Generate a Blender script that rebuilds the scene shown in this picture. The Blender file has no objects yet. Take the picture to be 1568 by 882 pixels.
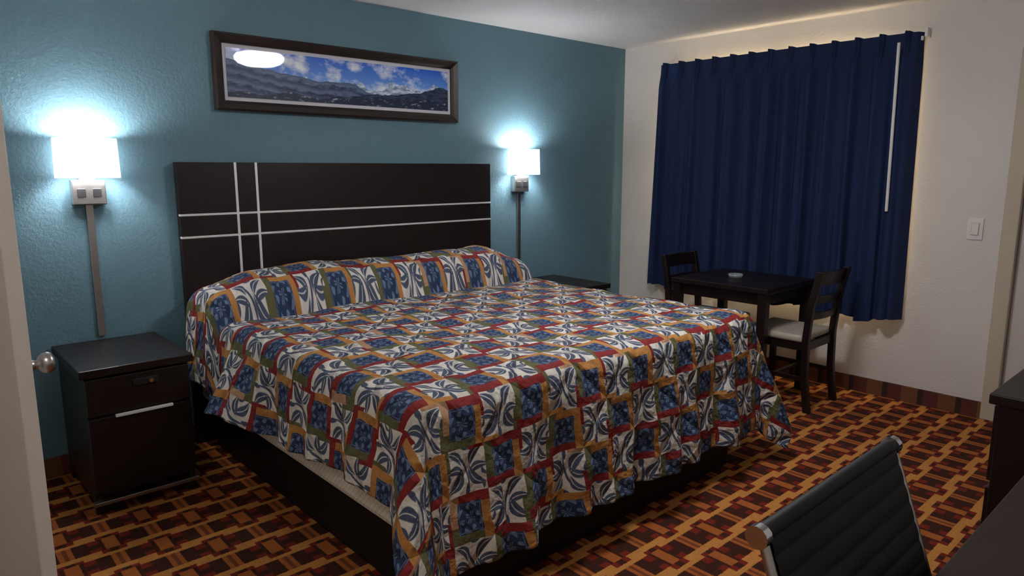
import bpy, bmesh, math, random
from mathutils import Vector, Matrix, noise as mnoise
random.seed(3)
D=bpy.data; S=bpy.context.scene
def link(o): S.collection.objects.link(o); return o
# ---------------------------------------------------------------- node helpers
class E:
    def __init__(s,nt,sock): s.nt=nt; s.s=sock
    def _m(s,op,a,b=None,c=None,clamp=False):
        n=s.nt.nodes.new('ShaderNodeMath'); n.operation=op; n.use_clamp=clamp
        for i,v in enumerate((a,b,c)):
            if v is None: continue
            if isinstance(v,E): s.nt.links.new(v.s,n.inputs[i])
            else: n.inputs[i].default_value=v
        return E(s.nt,n.outputs[0])
    def __add__(s,o): return s._m('ADD',s,o)
    __radd__=__add__
    def __sub__(s,o): return s._m('SUBTRACT',s,o)
    def __rsub__(s,o): return s._m('SUBTRACT',o,s)
    def __mul__(s,o): return s._m('MULTIPLY',s,o)
    __rmul__=__mul__
    def __truediv__(s,o): return s._m('DIVIDE',s,o)
    def __gt__(s,o): return s._m('GREATER_THAN',s,o)
    def __lt__(s,o): return s._m('LESS_THAN',s,o)
    def abs(s): return s._m('ABSOLUTE',s)
    def floor(s): return s._m('FLOOR',s)
    def frac(s): return s._m('FRACT',s)
    def mod(s,o): return s._m('FLOORED_MODULO',s,o)
    def sin(s): return s._m('SINE',s)
    def sqrt(s): return s._m('SQRT',s)
    def max(s,o): return s._m('MAXIMUM',s,o)
    def min(s,o): return s._m('MINIMUM',s,o)
    def atan2(s,o): return s._m('ARCTAN2',s,o)
    def sat(s): return s._m('ADD',s,0.0,clamp=True)
    def soft(s,w): return (s/w+0.5).sat()
def mat(name,col=(.5,.5,.5),rough=.5,metal=0.0,spec=.5):
    m=D.materials.new(name); m.use_nodes=True
    b=m.node_tree.nodes['Principled BSDF']
    b.inputs['Base Color'].default_value=(*col,1); b.inputs['Roughness'].default_value=rough
    b.inputs['Metallic'].default_value=metal; b.inputs['Specular IOR Level'].default_value=spec
    return m,m.node_tree,b
def coords(nt,kind='Object',scale=None):
    tc=nt.nodes.new('ShaderNodeTexCoord')
    if scale is None: return tc.outputs[kind]
    mp=nt.nodes.new('ShaderNodeMapping'); mp.inputs['Scale'].default_value=scale
    nt.links.new(tc.outputs[kind],mp.inputs[0]); return mp.outputs[0]
def sep(nt,sock):
    n=nt.nodes.new('ShaderNodeSeparateXYZ'); nt.links.new(sock,n.inputs[0])
    return [E(nt,n.outputs[i]) for i in range(3)]
def noise(nt,vec,scale,detail=3,rough=.5):
    n=nt.nodes.new('ShaderNodeTexNoise'); n.inputs['Scale'].default_value=scale
    n.inputs['Detail'].default_value=detail; n.inputs['Roughness'].default_value=rough
    nt.links.new(vec,n.inputs['Vector']); return E(nt,n.outputs[0])
def mix(nt,f,a,b):
    n=nt.nodes.new('ShaderNodeMix'); n.data_type='RGBA'
    if isinstance(f,E): nt.links.new(f.s,n.inputs[0])
    else: n.inputs[0].default_value=f
    for i,v in ((6,a),(7,b)):
        if isinstance(v,tuple): n.inputs[i].default_value=(*v,1)
        else: nt.links.new(v,n.inputs[i])
    return n.outputs[2]
def bump(nt,b,h,strength=.3,dist=.01):
    n=nt.nodes.new('ShaderNodeBump'); n.inputs['Strength'].default_value=strength
    n.inputs['Distance'].default_value=dist; nt.links.new(h.s,n.inputs['Height'])
    nt.links.new(n.outputs[0],b.inputs['Normal'])
def emis(name,col,st):
    m,nt,b=mat(name,col,.5); b.inputs['Emission Color'].default_value=(*col,1)
    b.inputs['Emission Strength'].default_value=st; return m
# ---------------------------------------------------------------- materials
def wallmat(name,col,bs=.35,sc=90):
    m,nt,b=mat(name,col,.55,spec=.35); c=coords(nt)
    n1=noise(nt,c,sc,4,.6); n2=noise(nt,c,2.5,2)
    nt.links.new(mix(nt,n2,tuple(x*.93 for x in col),tuple(min(1,x*1.06) for x in col)),b.inputs['Base Color'])
    bump(nt,b,n1,bs,.006); return m
M_blue=wallmat('paint_blue',(.115,.215,.268),.5,60)
M_white=wallmat('paint_white',(.72,.685,.635),.3,70)
M_ceil=wallmat('popcorn_ceiling',(.84,.84,.84),1.0,75)
M_doorw=wallmat('door_paint',(.62,.58,.53),.08,40)
M_trim=wallmat('trim_paint',(.55,.48,.37),.05,40)
def wood(name,a,b_,rough=.32,axis=(1.5,14,14)):
    m,nt,b=mat(name,a,rough,spec=.4); c=coords(nt,'Object',axis)
    n=noise(nt,c,6,6,.65); nt.links.new(mix(nt,((n-.35)*3).sat(),a,b_),b.inputs['Base Color'])
    bump(nt,b,n,.05,.002); return m
M_esp=wood('espresso_wood',(.006,.003,.003),(.013,.006,.005),.38)
M_espv=wood('espresso_wood_upright',(.006,.003,.003),(.013,.006,.005),.40,(14,14,1.5))
M_frame=wood('frame_wood',(.013,.008,.006),(.028,.017,.014),.38)
M_desk=wood('desk_wood',(.016,.008,.006),(.028,.013,.010),.42)
M_chrome=mat('chrome',(.75,.76,.78),.15,1)[0]
M_nickel=mat('brushed_nickel',(.50,.48,.46),.32,1)[0]
M_inlay=mat('silver_inlay',(.85,.85,.86),.4,.3)[0]
M_black=mat('black_plastic',(.01,.01,.011),.4)[0]
M_baseblk=mat('black_bed_base',(.006,.005,.005),.6,0,.25)[0]
M_plas=mat('white_plastic',(.78,.77,.74),.35)[0]
M_glass_em=emis('ceiling_dome_glow',(.99,.98,1),38)
M_shade=emis('lamp_shade_glow',(.97,.98,1.0),4.5)
M_out,nt_,b_=mat('window_glow',(1,.75,.45),.5); b_.inputs['Emission Color'].default_value=(1,.86,.64,1); b_.inputs['Emission Strength'].default_value=10
def leather():
    m,nt,b=mat('black_leather',(.008,.009,.010),.55,spec=.3); c=coords(nt)
    bump(nt,b,noise(nt,c,320,3),.15,.002); return m
M_leather=leather()
def fabric(name,col,rough=.9,sc=500,bs=.2):
    m,nt,b=mat(name,col,rough,spec=.15); c=coords(nt); n=noise(nt,c,sc,2)
    nt.links.new(mix(nt,noise(nt,c,30,3),tuple(x*.85 for x in col),tuple(x*1.1 for x in col)),b.inputs['Base Color'])
    bump(nt,b,n,bs,.002); return m
M_curt=fabric('navy_curtain',(.016,.029,.086),.8)
M_line=fabric('curtain_lining',(.62,.58,.52))
M_cush=fabric('beige_vinyl',(.45,.40,.33),.5,200,.1)
def boxsp():
    m,nt,b=mat('box_spring_ticking',(.5,.46,.38),.9); x,y,z=sep(nt,coords(nt))
    g=(((y+z)*40).frac()-.5).abs().max((((y-z)*40).frac()-.5).abs())
    nt.links.new(mix(nt,g>.42,(.82,.78,.68),(.6,.56,.47)),b.inputs['Base Color']); bump(nt,b,g,.3,.004); return m
M_box=boxsp()
def carpet():
    m,nt,b=mat('patterned_carpet',(.2,.1,.05),.95,spec=.1); co=coords(nt)
    x,y,z=sep(nt,co); c=.155
    nz=noise(nt,co,180,2); j=(nz-.5)*.010
    a=(x+j)/c; q=(y+j)/c
    fa=a.frac(); fq=q.frac()
    gold=(.52,.225,.055); orange=(.37,.11,.026); brown=(.050,.016,.010); red=(.18,.020,.012); mid=(.18,.05,.018)
    par=(a.floor()+q.floor()).mod(2.0)
    ybar=((fa-.5).abs()<.16)
    col=mix(nt,par,brown,brown)
    rb=((fq-.5).abs()>.12)*((fa-.5).abs()>.25)
    col=mix(nt,rb*par,col,red)
    col=mix(nt,ybar,col,orange)
    col=mix(nt,((fa-.5).abs()<.05)*(1-par),col,mid)
    sx=((fq-.02).abs()<.18).max((fq-.02)>.84)
    notch=par*((fa-.5).abs()<.28)
    col=mix(nt,sx*(1-notch),col,gold)
    col=mix(nt,sx*notch,col,red)
    col=mix(nt,sx*notch*((fa-.5).abs()<.10),col,brown)
    n2=noise(nt,co,60,4,.7)
    col=mix(nt,((n2-.4)*.7).sat(),col,brown)
    nt.links.new(col,b.inputs['Base Color']); bump(nt,b,noise(nt,co,300,3),.5,.006)
    return m
M_carpet=carpet()
def basemat():
    m,nt,b=mat('carpet_base',(.1,.03,.02),.9); co=coords(nt); x,y,z=sep(nt,co)
    f=((x+y)/.21).frac(); col=mix(nt,f<.45,(.10,.022,.014),(.16,.06,.022)); col=mix(nt,f>.85,col,(.035,.014,.01))
    nt.links.new(col,b.inputs['Base Color']); return m
M_base=basemat()
def quilt():
    m,nt,b=mat('patchwork_quilt',(.5,.5,.5),.8,spec=.2)
    uv=coords(nt,'UV'); u,v,_=sep(nt,uv); c=.155
    wob=(noise(nt,uv,9,1)-.5)*.02
    p=(u+wob)/c; q=(v-wob)/c; ip=p.floor(); iq=q.floor()
    par=(ip+iq).mod(2.0); x=p.frac()*2-1; y=q.frac()*2-1
    wn=nt.nodes.new('ShaderNodeTexWhiteNoise'); wn.noise_dimensions='2D'
    cb=nt.nodes.new('ShaderNodeCombineXYZ'); nt.links.new(ip.s,cb.inputs[0]); nt.links.new(iq.s,cb.inputs[1]); nt.links.new(cb.outputs[0],wn.inputs['Vector'])
    rnd=E(nt,wn.outputs['Value'])
    xm=x*(1-2*(iq.mod(2.0))); ym=y*(1-2*((ip*.5).floor().mod(2.0)))
    def leaf(cx,cy,ang,L,w,k,v_=True):
        ca,sa=math.cos(math.radians(ang)),math.sin(math.radians(ang))
        dx=xm-cx; dy=ym-cy
        a=dx*ca+dy*sa; bb=dy*ca-dx*sa
        bb=(bb-k*(a*a)).abs()
        d=(w*(1-(a*a)/(L*L)))-bb
        if v_: d=d.min(bb-.020)
        return d
    L=[leaf(-.02,-.05,72,1.15,.065,.28,False), leaf(.42,.40,48,.66,.25,-.55), leaf(-.48,.48,128,.60,.24,.7),
       leaf(.60,-.12,-12,.52,.19,.9), leaf(-.60,-.10,195,.52,.19,-.8), leaf(.40,-.66,-48,.52,.20,.8),
       leaf(-.44,-.68,228,.50,.19,-.9), leaf(.0,.86,95,.30,.12,.6,False), leaf(.86,.72,80,.26,.08,1.2,False), leaf(-.93,.18,95,.30,.08,1.2,False),
       leaf(.05,-.95,10,.30,.08,-1.2,False), leaf(.88,.22,60,.24,.07,-1.5,False)]
    d=L[0]
    for l in L[1:]: d=d.max(l)
    lm=d.soft(.03)
    cream=(.68,.645,.58); slate=(.066,.086,.142); navy=(.020,.038,.095); red=(.215,.016,.017); ochre=(.45,.205,.055); olive=(.115,.115,.048); peach=(.44,.25,.14)
    leafc=mix(nt,lm,cream,slate)
    def patch(cond,c1,c2,th,base):
        return mix(nt,cond,base,mix(nt,rnd>th,c1,c2))
    leafc=patch((x>.80)*(y>.0)*(rnd>.2),red,olive,.5,leafc)
    leafc=patch((x<-.82)*(y<-.1)*(rnd<.75),olive,red,.35,leafc)
    leafc=patch((y>.80)*(x<-.1)*(rnd>.3),ochre,red,.65,leafc)
    leafc=patch((y<-.84)*(x>.2)*(rnd<.6),red,peach,.3,leafc)
    ax=x.abs(); ay=y.abs(); mxy=ax.max(ay)
    fr=mix(nt,x>0,olive,ochre)
    fr=patch((y>.58)*(x<.62),red,olive,.7,fr)
    fr=patch((y<-.58)*(x>-.62),ochre,red,.5,fr)
    fr=patch((x<-.58)*(y<.3),olive,peach,.7,fr)
    r=(x*x+y*y).sqrt(); th=y.atan2(x)
    ros=((r*15)-((th*4).sin()*1.8)).sin()+((th*8+r*8).sin()*.7)
    sq=mix(nt,ros>.5,navy,(.13,.19,.31))
    sq=mix(nt,(mxy>.54)*(mxy<.58),sq,(.10,.14,.24))
    orn=mix(nt,mxy<.64,fr,sq)
    col=mix(nt,par,leafc,orn)
    nz=noise(nt,uv,900,2); col=mix(nt,nz*.12,col,(.1,.09,.08))
    nt.links.new(col,b.inputs['Base Color'])
    h=(((p*.5+q*.5)).frac()-.5).abs().min((((p-q)*.5).frac()-.5).abs())
    h=(h*9).sat()
    h2=h*.9+noise(nt,uv,20,3)*1.6
    bump(nt,b,h2,.8,.018)
    return m
M_quilt=quilt()
def mountain():
    m,nt,b=mat('mountain_print',(.2,.3,.5),.4,spec=.2)
    x,y,z=sep(nt,coords(nt,'UV'))
    tc=coords(nt,'UV',(4.2,1.0,1)); 
    cl=noise(nt,tc,1.9,6,.6)
    sky=mix(nt,y,(.24,.52,.95),(.02,.12,.62))
    sky=mix(nt,((cl-.48)*6).sat(),sky,(.92,.97,1.0))
    def ridge(scale,amp,base,seed,tilt):
        n=nt.nodes.new('ShaderNodeTexNoise'); n.noise_dimensions='1D'; n.inputs['Scale'].default_value=scale; n.inputs['Detail'].default_value=4
        w=x+seed; nt.links.new(w.s,n.inputs['W'])
        return (E(nt,n.outputs[0])-.5)*amp+base+x*tilt
    far=ridge(9,.6,.40,3.1,.14); midr=ridge(3,.5,.76,7.7,-.78); near=ridge(5,.4,.08,1.3,.16); mid2=ridge(4,.45,-.12,5.2,.62)
    tex=noise(nt,coords(nt,'UV',(4.2,2.0,1)),7,5,.6)
    terr=((y-midr)*34+tex*7).sin()*.5+.5
    col=mix(nt,y<far,sky,mix(nt,((tex-.40)*5).sat(),(.14,.23,.42),(.68,.78,.88)))
    col=mix(nt,y<midr,col,mix(nt,(terr*.6+((tex-.4)*1.5)).sat(),(.012,.024,.075),(.15,.21,.36)))
    col=mix(nt,y<mid2,col,mix(nt,((tex-.4)*2.5).sat(),(.008,.015,.045),(.08,.12,.23)))
    col=mix(nt,y<near,col,mix(nt,((tex-.56)*8).sat(),(.016,.026,.06),(.35,.42,.55)))
    nt.links.new(col,b.inputs['Base Color'])
    b.inputs['Coat Weight'].default_value=.6; b.inputs['Coat Roughness'].default_value=.02
    return m
M_pic=mountain()
M_matb=mat('picture_mat',(.62,.62,.68),.6)[0]
# ---------------------------------------------------------------- mesh helpers
def empty(name,loc=(0,0,0),rz=0):
    e=D.objects.new(name,None); e.location=loc; e.rotation_euler=(0,0,rz); e.empty_display_size=.1; return link(e)
def meshobj(name,verts,faces,m,parent=None,smooth=False,bev=0):
    me=D.meshes.new(name); me.from_pydata([tuple(v) for v in verts],[],faces); me.update()
    o=link(D.objects.new(name,me)); me.materials.append(m)
    if smooth:
        for p in me.polygons: p.use_smooth=True
    if parent: o.parent=parent
    if bev:
        md=o.modifiers.new('bevel','BEVEL'); md.width=bev; md.segments=2; md.limit_method='ANGLE'
    return o
BF=[(0,3,2,1),(4,5,6,7),(0,1,5,4),(1,2,6,5),(2,3,7,6),(3,0,4,7)]
def bv(a,b):
    x0,y0,z0=[min(a[i],b[i]) for i in range(3)]; x1,y1,z1=[max(a[i],b[i]) for i in range(3)]
    return [(x0,y0,z0),(x1,y0,z0),(x1,y1,z0),(x0,y1,z0),(x0,y0,z1),(x1,y0,z1),(x1,y1,z1),(x0,y1,z1)]
def box(name,a,b,m,parent=None,bev=0): return meshobj(name,bv(a,b),BF,m,parent,False,bev)
def boxes(name,lst,m,parent=None,bev=0):
    V=[];F=[]
    for a,b in lst:
        k=len(V); V+=bv(a,b); F+=[tuple(i+k for i in f) for f in BF]
    return meshobj(name,V,F,m,parent,False,bev)
def tube(name,pts,r,m,parent=None,seg=12,cyc=False):
    cu=D.curves.new(name,'CURVE'); cu.dimensions='3D'; cu.bevel_depth=r; cu.bevel_resolution=4; cu.use_fill_caps=True
    sp=cu.splines.new('POLY'); sp.points.add(len(pts)-1)
    for i,p in enumerate(pts): sp.points[i].co=(*p,1)
    sp.use_cyclic_u=cyc
    o=D.objects.new(name,cu); link(o)
    dg=bpy.context.evaluated_depsgraph_get(); me=D.meshes.new_from_object(o.evaluated_get(dg)); D.objects.remove(o)
    me.name=name; me.materials.clear(); me.materials.append(m)
    for p in me.polygons: p.use_smooth=True
    o=link(D.objects.new(name,me)); o.parent=parent
    return o
def lathe(name,prof,m,parent=None,loc=(0,0,0),rot=None,seg=40):
    V=[];F=[]
    for (r,z) in prof:
        for i in range(seg):
            a=2*math.pi*i/seg; V.append(Vector((r*math.cos(a),r*math.sin(a),z)))
    for j in range(len(prof)-1):
        for i in range(seg):
            k=(i+1)%seg; F.append((j*seg+i,j*seg+k,(j+1)*seg+k,(j+1)*seg+i))
    if rot is not None: V=[rot@v for v in V]
    V=[v+Vector(loc) for v in V]
    return meshobj(name,V,F,m,parent,True)
def smoothstep(a,b,x):
    t=max(0,min(1,(x-a)/(b-a))); return t*t*(3-2*t)
# ---------------------------------------------------------------- room
XR=4.74; H=2.44; YB=-4.15; XL=-1.2
box('floor',(XL-.1,YB-.1,-.1),(XR+.1,.1,0),M_carpet)
box('ceiling',(XL-.1,YB-.1,H),(XR+.1,.1,H+.1),M_ceil)
box('wall_back',(XL-.1,0,0),(XR+.1,.1,H),M_blue)
WY0,WY1,WZ0,WZ1=-.60,-2.05,.80,2.14; DY0,DY1=-2.83,-3.74
boxes('wall_right',[((XR,0,0),(XR+.12,WY0,H)),((XR,WY0,0),(XR+.12,WY1,WZ0)),((XR,WY0,WZ1),(XR+.12,WY1,H)),
   ((XR,WY1,0),(XR+.12,DY0,H)),((XR,DY0,2.05),(XR+.12,DY1,H)),((XR,DY1,0),(XR+.12,YB,H))],M_white)
box('wall_front',(XL-.1,YB-.1,0),(XR+.1,YB,H),M_white)
box('wall_left',(XL-.1,YB,0),(XL,-.85,H),M_white)
boxes('wall_partition',[((XL,-.95,0),(.06,-.85,H)),((-.04,-.85,0),(.06,0,H))],M_white)
boxes('baseboard_right',[((XR-.012,0,0),(XR,-2.76,.10))],M_base)
boxes('baseboard_back',[((.06,-.012,0),(XR-.012,0,.10))],M_base)
# window
w=empty('window_1')
fr=.04
boxes('window_frame',[((XR+.03,WY0,WZ0),(XR+.09,WY1,WZ0+fr)),((XR+.03,WY0,WZ1-fr),(XR+.09,WY1,WZ1)),
 ((XR+.03,WY0,WZ0+fr),(XR+.09,WY0-fr,WZ1-fr)),((XR+.03,WY1+fr,WZ0+fr),(XR+.09,WY1,WZ1-fr)),((XR+.04,-1.37,WZ0+fr),(XR+.08,-1.33,WZ1-fr))],M_plas,w,.004)
box('glass',(XR+.095,WY0-.01,WZ0+.01),(XR+.10,WY1+.01,WZ1-.01),M_out,w)
# entry door in right wall
d=empty('door_1')
box('slab',(XR+.03,DY0-.01,.005),(XR+.075,DY1+.01,2.04),M_doorw,d,.003)
boxes('lock_plate',[((XR+.018,DY0-.05,.90),(XR+.03,DY0-.115,1.18)),((XR+.018,DY0-.055,1.24),(XR+.03,DY0-.11,1.33))],M_black,d,.004)
tube('lever',[(XR+.02,DY0-.08,1.0),(XR-.04,DY0-.08,1.0),(XR-.045,DY0-.19,1.0)],.009,M_nickel,d)
tube('deadbolt',[(XR+.02,DY0-.082,1.285),(XR-.01,DY0-.082,1.285)],.02,M_nickel,d)
boxes('trim_1',[((XR-.018,-2.76,0),(XR+.03,-2.838,2.12)),((XR-.018,-3.732,0),(XR+.03,-3.81,2.12)),((XR-.018,-2.838,2.043),(XR+.03,-3.732,2.12))],M_trim,None,.006)
# light switch
sw=empty('light_switch')
box('plate',(XR-.007,-2.59,1.057),(XR,-2.669,1.182),M_plas,sw,.003)
box('rocker_surround',(XR-.0085,-2.609,1.083),(XR-.007,-2.650,1.156),M_trim,sw)
box('rocker',(XR-.013,-2.612,1.086),(XR-.0085,-2.647,1.153),M_plas,sw,.002)
# swung interior door at left
d2=empty('door_2')
sx,sy=-.197,.98; nx,ny=.98,.197
Ex,Ey=.255,-1.70
def dp(a,t,z): return (Ex+sx*a-nx*t, Ey+sy*a-ny*t, z)
V=[dp(0,.038,.01),dp(0,0,.01),dp(.74,0,.01),dp(.74,.038,.01),dp(0,.038,2.03),dp(0,0,2.03),dp(.74,0,2.03),dp(.74,.038,2.03)]
meshobj('slab',V,BF,M_doorw,d2,False,.003)
rotk=Vector((nx,ny,0)).to_track_quat('Z','Y').to_matrix()
kp=dp(.06,0,.95)
lathe('knob',[(0,0),(.032,0),(.032,.006),(.014,.010),(.012,.030),(.020,.036),(.028,.044),(.029,.056),(.026,.064),(.0,.066)],M_nickel,d2,kp,rotk)
boxes('hinge',[((.06,-.956,z),(.115,-.951,z+.09)) for z in (.25,1.0,1.75)],M_nickel,d2)
# ---------------------------------------------------------------- headboard
hb=empty('headboard')
x0,x1,yf=1.14,3.21,-.065
vx=[1.434,1.546]; hz=[1.118,1.233]; g=.0065
xs=[x0]+[e for v_ in vx for e in (v_-g,v_+g)]+[x1]; zs=[.32]+[e for v_ in hz for e in (v_-g,v_+g)]+[1.50]
P=[]
for i in range(0,len(xs),2):
    for k in range(0,len(zs),2):
        P.append(((xs[i],-.04,zs[k]),(xs[i+1],yf,zs[k+1])))
boxes('panel',P,M_esp,hb,.002)
box('backing',(x0,-.014,0.005),(x1,-.04,1.50),M_esp,hb,.002)
boxes('inlay',[((v_-g,-.04,.32),(v_+g,yf-.001,1.50)) for v_ in vx],M_inlay,hb)
boxes('inlay_cross',[((x0,-.0405,h_-g*.8),(x1,yf-.0015,h_+g*.8)) for h_ in hz],M_inlay,hb)
# ---------------------------------------------------------------- bed
bed=empty('bed')
box('base',(1.22,-.12,0),(3.04,-2.10,.27),M_baseblk,bed,.01)
box('box_spring',(1.16,-.11,.27),(3.15,-2.12,.50),M_box,bed,.03)
box('mattress',(1.17,-.11,.50),(3.15,-2.12,.72),M_plas,bed,.05)
bx0,bx1,by0,by1=1.20,3.135,-.088,-2.06
DL,DR,DF=.365,.41,.60; rr=.065
def pil(x,y):
    q=(y+.285)/.222
    if abs(q)>=1: s=0
    else: s=(1-abs(q)**2.4)**.5
    s*= .198*(1+.03*math.sin(x*7.3)+.02*math.sin(x*15+1))
    e=min(x-bx0,bx1-x)
    s*=.66+.34*smoothstep(-.02,.22,e)
    return s
def topz(x,y):
    z=.745+pil(x,y)-.025*math.exp(-((y+.53)/.03)**2)
    z+=.005*math.sin(x*9+y*4)+.004*math.sin(y*13-x*5)
    return z
def cloth(U,V):
    x=min(max(U,bx0),bx1); dx=U-x
    yy=by0-V; y=max(yy,by1); dy=y-yy
    d=math.hypot(dx,dy); z0=topz(x,y)
    n1=mnoise.noise(Vector((U*7,V*7,0)))*.006+mnoise.noise(Vector((U*16,V*16,3)))*.0035
    if d<1e-6: return (x,y,z0+n1)
    ux,uy=dx/d,-dy/d
    al=math.atan2(dy,abs(dx))
    arc=rr*math.pi/2
    if d<arc: o=rr*math.sin(d/rr); h=rr*(1-math.cos(d/rr))
    else:
        dd=d-arc; f=.13 if dx<=0 or dy>1e-6 else .11
        if dx<0 and dy<1e-6:
            f+=.60*smoothstep(-.605,-.70,y)*smoothstep(-1.15,-.76,y)
        cosf=1/math.sqrt(1+f*f); o=rr+dd*f*cosf; h=rr+dd*cosf
        s2=math.sin(2*al)
        if dy>1e-6 and abs(dx)>1e-6:
            k_=.32 if dx<0 else .20
            o+=k_*dd*s2**2*(.9+.25*math.cos(6*(al-.7)))
            o+=.07*dd*math.sin(9*al)*s2
        h*=1+(z0-.745)*.9
        if dx<0 and dy<1e-6: h*=1+.13*smoothstep(-1.65,-1.25,y)+.17*smoothstep(-1.0,-.6,y)
        a=dd*.075
        if dy<1e-6: t=y; att=smoothstep(0,.25,y-by1)*(1-.7*smoothstep(-.70,-.55,y))
        elif abs(dx)<1e-6: t=x; att=min(smoothstep(0,.25,x-bx0),smoothstep(0,.25,bx1-x))
        else: t=0;att=0
        o+=att*a*(math.sin(t*13+1.2)*.6+math.sin(t*24+.5*d*6)*.45+.4*math.sin(t*43+2+d*4))
        o+=mnoise.noise(Vector((U*5,V*5,7)))*.012*min(1,dd*8)
    w_=min(1,d/arc)
    return (x+ux*(o+n1*w_),y+uy*(o+n1*w_),max(z0-h+n1*(1-w_),.03))
step=.0165
nu=int((bx1-bx0+DL+DR)/step); nv=int((by0-by1+DF)/step)
verts=[];uvs=[];faces=[]
for j in range(nv+1):
    V_=(by0-by1+DF)*j/nv
    for i in range(nu+1):
        U_=bx0-DL+(bx1-bx0+DL+DR)*i/nu
        verts.append(cloth(U_,V_)); uvs.append((U_,V_))
for j in range(nv):
    for i in range(nu):
        k=j*(nu+1)+i; faces.append((k,k+nu+1,k+nu+2,k+1))
q=meshobj('quilt_bedspread',verts,faces,M_quilt,bed,True)
ul=q.data.uv_layers.new(name='UVMap')
for lp in q.data.loops: ul.data[lp.index].uv=uvs[lp.vertex_index]
md=q.modifiers.new('sub','SUBSURF'); md.levels=1; md.render_levels=1
md=q.modifiers.new('thick','SOLIDIFY'); md.thickness=.012; md.offset=1
# ---------------------------------------------------------------- nightstands
def nightstand(xa,xb):
    n=empty('nightstand'); yb,yf_=-.016,-.60
    box('top',(xa,yb,.61),(xb,yf_,.645),M_esp,n,.004)
    boxes('body',[((xa+.02,yb-.01,.05),(xa+.045,yf_+.03,.61)),((xb-.045,yb-.01,.05),(xb-.02,yf_+.03,.61)),
        ((xa+.045,yb-.01,.05),(xb-.045,yb-.03,.61)),((xa+.045,yb-.03,.08),(xb-.045,yf_+.03,.10)),((xa+.045,yb-.03,.42),(xb-.045,yf_+.03,.44))],M_espv,n,.003)
    box('drawer_front',(xa+.02,yf_+.03,.44),(xb-.02,yf_+.01,.60),M_esp,n,.003)
    box('door_front',(xa+.02,yf_+.03,.10),(xb-.02,yf_+.01,.43),M_esp,n,.003)
    boxes('pull',[((xa+.12,yf_+.01,.425),(xb-.10,yf_-.006,.437))],M_inlay,n,.002)
    box('foot_rail',(xa+.01,yf_+.035,.045),(xb-.01,yf_+.005,.062),M_nickel,n,.002)
    boxes('legs',[((xa+.02,yb-.02,0),(xa+.06,yb-.06,.05)),((xb-.06,yb-.02,0),(xb-.02,yb-.06,.05)),((xa+.02,yf_+.03,0),(xa+.06,yf_+.07,.046)),((xb-.06,yf_+.03,0),(xb-.02,yf_+.07,.046))],M_esp,n)
    box('lock_plate',(xa+.20,yf_+.01,.545),(xa+.30,yf_+.004,.575),M_black,n,.002)
    tube('lock_knob',[(xa+.27,yf_+.01,.56),(xa+.27,yf_-.006,.56)],.009,M_chrome,n)
nightstand(.535,.985); nightstand(3.42,3.90)
# ---------------------------------------------------------------- sconces
def sconce(cx):
    s=empty('wall_sconce'); z0,z1=1.425,1.605
    V=[];F=[];n=28
    for k,(z,sc) in enumerate(((z0,1.0),(z1,.97))):
        for i in range(n):
            t=math.pi*i/(n-1); c,s_=math.cos(t),math.sin(t)
            c=math.copysign(abs(c)**.6,c); s_=s_**.6
            V.append((cx+.13*sc*c,-.035-.105*sc*s_,z))
    for i in range(n-1): F.append((i,i+1,n+i+1,n+i))
    F.append((n-1,0,n,2*n-1))
    o=meshobj('shade',V,F,M_shade,s,True)
    md=o.modifiers.new('t','SOLIDIFY'); md.thickness=.003
    o.modifiers.new('es','EDGE_SPLIT')
    box('bracket',(cx-.035,-.004,1.40),(cx+.035,-.03,1.45),M_nickel,s,.003)
    tube('socket',[(cx,-.02,1.44),(cx,-.08,1.44),(cx,-.08,1.50)],.012,M_nickel,s)
    box('backplate',(cx-.07,0,1.30),(cx+.07,-.045,1.415),M_nickel,s,.004)
    boxes('outlet',[((cx-.05,-.045,1.335),(cx-.015,-.049,1.375)),((cx+.015,-.045,1.335),(cx+.05,-.049,1.375))],M_black,s,.002)
    box('cord_cover',(cx-.016,0,.66),(cx+.016,-.018,1.30),M_nickel,s,.003)
    L=D.lights.new('bulb','POINT'); L.energy=9; L.color=(1,.985,.97); L.shadow_soft_size=.04
    l=link(D.objects.new('bulb',L)); l.location=(cx,-.10,1.555); l.parent=s
sconce(.752); sconce(3.53)
# ---------------------------------------------------------------- picture
pc=empty('framed_picture')
a0,a1,c0,c1=1.37,2.96,1.77,2.165; fw=.052
def framepart():
    prof=[(0,-.002),(0,-.032),(.010,-.040),(fw*.7,-.030),(fw,-.020),(fw,-.004)]
    V=[];F=[]
    for (i_,y_) in prof:
        V+=[(a0+i_,y_,c0+i_),(a1-i_,y_,c0+i_),(a1-i_,y_,c1-i_),(a0+i_,y_,c1-i_)]
    n=len(prof)
    for j in range(n):
        jn=(j+1)%n
        for k in range(4):
            F.append((j*4+k,j*4+(k+1)%4,jn*4+(k+1)%4,jn*4+k))
    o=meshobj('frame',V,F,M_frame,pc); 
    bm=bmesh.new(); bm.from_mesh(o.data); bmesh.ops.recalc_face_normals(bm,faces=bm.faces); bm.to_mesh(o.data); bm.free()
framepart()
box('mat_board',(a0+fw,-.003,c0+fw),(a1-fw,-.010,c1-fw),M_matb,pc)
mw=.020
pv=[(a0+fw+mw,-.0125,c0+fw+mw),(a1-fw-mw,-.0125,c0+fw+mw),(a1-fw-mw,-.0125,c1-fw-mw),(a0+fw+mw,-.0125,c1-fw-mw)]
o=meshobj('print',pv,[(0,1,2,3)],M_pic,pc); ul=o.data.uv_layers.new(name='UVMap')
for i,uvv in enumerate(((0,0),(1,0),(1,1),(0,1))): ul.data[i].uv=uvv
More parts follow.
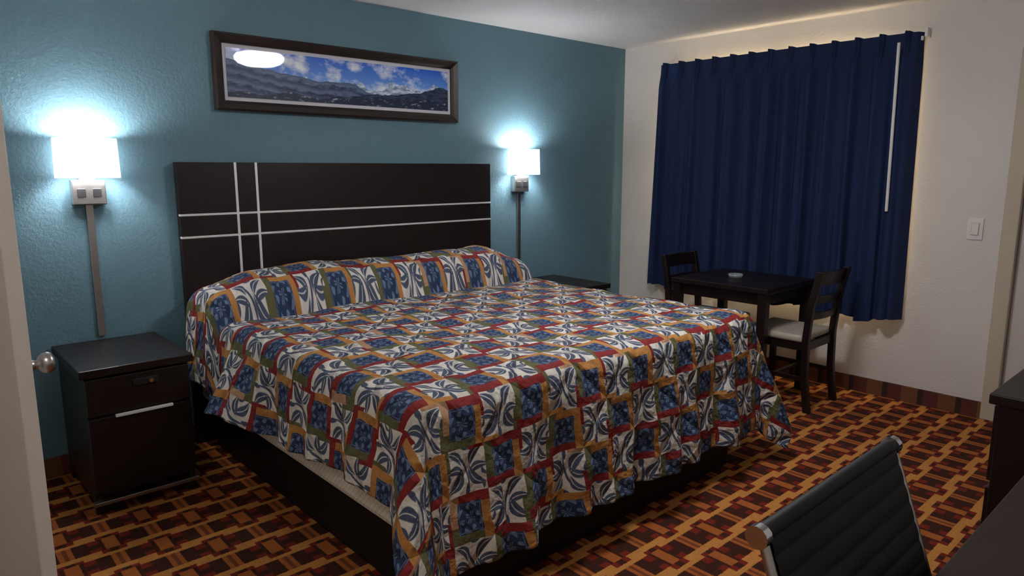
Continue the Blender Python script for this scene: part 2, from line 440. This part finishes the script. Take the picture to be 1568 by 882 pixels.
# ---------------------------------------------------------------- curtain
cu=empty('window_curtain')
def curt(xoff,m,name,shr=0):
    V=[];F=[];N=640;K=44; ya,yb=-.40,-2.27; np_=13
    for k in range(K+1):
        t=(k/K)**1.3; z=2.27-(2.27-.53)*t
        for i in range(N+1):
            s=i/N; c=s*np_; f=(c%1)-.5; ph=c*2*math.pi
            top=smoothstep(.11,.035,t)
            ridge=math.exp(-(f/.10)**4)*(.72+.28*math.cos(f*75))
            soft_=.5+.5*math.cos(2*math.pi*f)+.25*math.sin(ph*2+c*.7+1)*(.3+t)+.14*math.sin(ph*.5+2)
            x=4.664-top*.055*ridge-(1-top)*.056*soft_
            x+= -.010*math.sin(ph*.31+t*2)*t - .015*smoothstep(.6,1,s)*t
            y=ya+(yb-ya)*s+.012*math.sin(ph*1.5+.4)*t
            y+=.035*t*(1-s)-.02*t*s
            ed=max(smoothstep(.012,0,s),smoothstep(.988,1,s)); x+=ed*.045
            zz=z-(.007*(1-math.exp(-(f/.16)**4)*1.0)*smoothstep(.03,0,t))
            if k==K: zz+=.012*math.sin(ph*.5)-.02*smoothstep(.7,.85,s)+.02*smoothstep(.9,1,s)
            V.append((x+xoff,y,zz))
    for k in range(K):
        for i in range(N):
            a=k*(N+1)+i; F.append((a,a+1,a+N+2,a+N+1))
    return meshobj(name,V,F,m,cu,True)
curt(0,M_curt,'curtain_panel'); curt(.006,M_line,'lining')
box('traverse_rod',(4.685,-.42,2.215),(4.705,-2.27,2.24),M_plas,cu,.004)
boxes('brackets',[((4.69,-.43,2.22),(4.74,-.46,2.255)),((4.69,-2.275,2.235),(4.74,-2.29,2.285)),((4.69,-1.34,2.22),(4.74,-1.36,2.255))],M_plas,cu)
tube('wand',[(4.585,-2.175,2.20),(4.58,-2.19,1.21)],.009,M_plas,cu)
# ---------------------------------------------------------------- ceiling light, added fill dome
def dome(x,y,m,sc=1):
    cl=empty('ceiling_light')
    lathe('base_ring',[(0,2.44),(.15*sc,2.44),(.15*sc,2.405),(0,2.405)],M_nickel,cl,(x,y,0))
    lathe('dome',[(.15*sc,2.405),(.185*sc,2.40),(.20*sc,2.38),(.195*sc,2.355),(.17*sc,2.33),(.12*sc,2.312),(.06*sc,2.305),(0,2.303)],m,cl,(x,y,0))
dome(2.5,-2.08,M_glass_em)
dome(-.45,-3.1,emis('fill_dome_glow',(1,.95,.88),22),.8)  # added fill light: unseen dome brightening the left door and bed front
# ---------------------------------------------------------------- table
tb=empty('dining_table')
tx0,tx1,ty0,ty1=3.91,4.55,-1.11,-1.80
box('top',(tx0,ty0,.715),(tx1,ty1,.75),M_esp,tb,.005)
boxes('apron',[((tx0+.04,ty0-.04,.64),(tx1-.04,ty0-.06,.715)),((tx0+.04,ty1+.06,.64),(tx1-.04,ty1+.04,.715)),((tx0+.04,ty0-.06,.64),(tx0+.06,ty1+.06,.715)),((tx1-.06,ty0-.06,.64),(tx1-.04,ty1+.06,.715))],M_esp,tb)
boxes('legs',[((x,y,0),(x+.055,y-.055,.715)) for x in (tx0+.01,tx1-.065) for y in (ty0-.01,ty1+.065)],M_espv,tb,.004)
ash=empty('glass_ashtray')
mg,ntg,bg=mat('clear_glass',(.8,.85,.88),.05); bg.inputs['Transmission Weight'].default_value=.8
lathe('dish',[(0,.7505),(.04,.7505),(.05,.775),(.045,.775),(.036,.758),(0,.758)],mg,ash,(4.2,-1.42,0))
# ---------------------------------------------------------------- ladder-back chairs
def chair(cx,cy,rz):
    c=empty('dining_chair',(cx,cy,0),rz)
    W=.20
    for i,sx_ in enumerate((-1,1)):
        V=[]
        path=[(-.235,0),(-.205,.22),(-.20,.45),(-.215,.65),(-.26,.87)]
        for (y,z) in path:
            x=sx_*(W-.018); V+=[(x-.018,y-.02,z),(x+.018,y-.02,z),(x+.018,y+.02,z),(x-.018,y+.02,z)]
        F=[(0,3,2,1)]
        for j in range(len(path)-1):
            for k in range(4): F.append((j*4+k,j*4+(k+1)%4,j*4+4+(k+1)%4,j*4+4+k))
        n=len(path)*4; F.append((n-4,n-3,n-2,n-1))
        meshobj('back_post_%d'%i,V,F,M_espv,c,False,.004)
        box('front_leg_%d'%i,(sx_*W-(.036 if sx_>0 else 0),.17,0),(sx_*W+(0 if sx_>0 else .036),.206,.43),M_espv,c,.004)
        box('side_rail_%d'%i,(sx_*(W-.018)-.01,-.19,.38),(sx_*(W-.018)+.01,.17,.43),M_esp,c)
        box('side_stretcher_%d'%i,(sx_*(W-.018)-.008,-.19,.19),(sx_*(W-.018)+.008,.17,.215),M_esp,c)
    box('front_rail',(-W+.036,.178,.38),(W-.036,.198,.43),M_esp,c)
    box('rear_rail',(-W+.036,-.205,.38),(W-.036,-.185,.43),M_esp,c)
    box('cross_stretcher',(-W+.03,-.02,.195),(W-.03,0,.212),M_esp,c)
    def slat(nm,z,hh,y0):
        V=[];F=[];N=10
        for i in range(N+1):
            x=-W+.03+(2*W-.06)*i/N; bow=-.025*math.sin(math.pi*i/N)
            for (dy,dz) in ((-.008,0),(.008,0),(.008,hh),(-.008,hh)):
                V.append((x,y0+bow+dy-(.0 if dz==0 else .2*hh),z+dz))
        for i in range(N):
            for k in range(4): F.append((i*4+k,i*4+(k+1)%4,i*4+4+(k+1)%4,i*4+4+k))
        F.append((0,1,2,3)); F.append((N*4+3,N*4+2,N*4+1,N*4))
        meshobj(nm,V,F,M_esp,c)
    slat('top_slat',.78,.085,-.235); slat('mid_slat',.67,.05,-.217); slat('low_slat',.57,.045,-.206)
    o=box('seat',(-W-.005,-.185,.43),(W+.005,.215,.475),M_cush,c,.018); o.modifiers['bevel'].segments=4
chair(4.24,-1.79,0); chair(4.26,-1.19,math.pi)
# ---------------------------------------------------------------- desk + dresser
dk=empty('desk')
box('top',(.80,-3.49,.715),(2.20,-4.10,.75),M_desk,dk,.004)
boxes('sides',[((.82,-3.52,0),(.85,-4.08,.715)),((2.15,-3.52,0),(2.18,-4.08,.715))],M_desk,dk,.003)
box('modesty_panel',(.85,-4.02,.30),(2.15,-4.05,.715),M_desk,dk)
dr=empty('dresser')
boxes('carcass',[((2.26,-3.36,.06),(3.70,-4.10,.82))],M_espv,dr,.004)
box('top',(2.24,-3.34,.82),(3.72,-4.12,.85),M_espv,dr,.004)
boxes('drawers',[((2.29+k*.71,-3.345,.09+r*.245),(2.96+k*.71,-3.36,.315+r*.245)) for k in (0,1) for r in (0,1,2)],M_esp,dr,.003)
boxes('pulls',[((2.52+k*.71,-3.33,.20+r*.245),(2.73+k*.71,-3.345,.212+r*.245)) for k in (0,1) for r in (0,1,2)],M_inlay,dr)
boxes('plinth',[((2.28,-3.39,0),(3.68,-4.08,.06))],M_black,dr)
# ---------------------------------------------------------------- office chair
oc=empty('office_chair')
px=[.905,1.405]
prof=[(-3.375,.940),(-3.395,.885),(-3.418,.82),(-3.442,.75),(-3.466,.68),(-3.487,.61),(-3.505,.55),(-3.53,.505),(-3.575,.478),(-3.64,.468),(-3.72,.468),(-3.80,.470),(-3.88,.468),(-3.93,.455),(-3.955,.43)]
def sm(pr,n=90):
    P=[Vector(p) for p in pr]; P=[P[0]*2-P[1]]+P+[P[-1]*2-P[-2]]; out=[]
    m_=len(pr)-1
    for i in range(n+1):
        t=i/n*m_; k=min(int(t),m_-1); f=t-k; a,b,c,d_=P[k:k+4]
        out.append(.5*((2*b)+(c-a)*f+(2*a-5*b+4*c-d_)*f*f+(3*b-a-3*c+d_)*f*f*f))
    return out
SP=sm(prof,320)
V=[];F=[];nx_=8
lens=[0]
for i in range(1,len(SP)): lens.append(lens[-1]+(SP[i]-SP[i-1]).length)
for i,p in enumerate(SP):
    t=(SP[min(i+1,len(SP)-1)]-SP[max(i-1,0)]).normalized(); nn=Vector((-t.y,t.x))
    rib=.0024*abs(math.sin(math.pi*lens[i]/.036))**.6
    for sgn in (1,-1):
        off=nn*(sgn*(.006+rib))
        for j in range(nx_+1):
            V.append((px[0]+.008+(px[1]-px[0]-.016)*j/nx_,p.x+off.x,p.y+off.y))
R=(nx_+1)
for i in range(len(SP)-1):
    for s_ in (0,1):
        for j in range(nx_):
            a=(2*i+s_)*R+j; b=(2*i+2+s_)*R+j
            F.append((a,a+1,b+1,b) if s_ else (a,b,b+1,a+1))
meshobj('ribbed_sling',V,F,M_leather,oc,True)
for k,x in enumerate(px):
    tube('side_rail_%d'%k,[(x,p.x,p.y) for p in SP[::6]],.008,M_nickel,oc)
    tube('roll_end_%d'%k,[(x-.012 if k==0 else x-.004,-3.373,.938),(x+.004 if k==0 else x+.012,-3.373,.938)],.018,M_chrome,oc)
tube('top_roll',[(px[0],-3.373,.938),(px[1],-3.373,.938)],.014,M_leather,oc)
tube('cross_bar_back',[(px[0],-3.50,.60),(px[1],-3.50,.60)],.009,M_chrome,oc)
cxm=(px[0]+px[1])/2; cym=-3.72
tube('cross_bar_seat',[(px[0],cym,.45),(px[1],cym,.45)],.012,M_chrome,oc)
tube('column',[(cxm,cym,.09),(cxm,cym,.44)],.024,M_chrome,oc)
box('mechanism',(cxm-.08,cym-.08,.42),(cxm+.08,cym+.08,.45),M_black,oc,.006)
for k in range(5):
    a=math.radians(90+72*k); e=(cxm+.28*math.cos(a),cym+.28*math.sin(a))
    tube('star_leg_%d'%k,[(cxm,cym,.11),(cxm+.14*math.cos(a),cym+.14*math.sin(a),.10),(e[0],e[1],.075)],.015,M_chrome,oc)
    rot=Vector((-math.sin(a),math.cos(a),0)).to_track_quat('Z','Y').to_matrix()
    lathe('caster_%d'%k,[(0,-.02),(.022,-.02),(.027,-.012),(.027,.012),(.022,.02),(0,.02)],M_black,oc,(e[0],e[1],.0275),rot,20)
    tube('caster_stem_%d'%k,[(e[0],e[1],.03),(e[0],e[1],.075)],.007,M_black,oc)
# ---------------------------------------------------------------- world, camera
wd=D.worlds.new('World'); S.world=wd; wd.use_nodes=True
wd.node_tree.nodes['Background'].inputs[0].default_value=(.5,.6,.8,1); wd.node_tree.nodes['Background'].inputs[1].default_value=.05
cam=D.cameras.new('camera'); cam.lens=24.54; cam.sensor_width=36; cam.clip_start=.02
co=link(D.objects.new('camera',cam)); co.location=(0,-3.83,1.467); co.rotation_euler=(math.radians(80.3),0,math.radians(-42.2))
S.camera=co
S.view_settings.view_transform='Standard'; S.view_settings.exposure=0.52
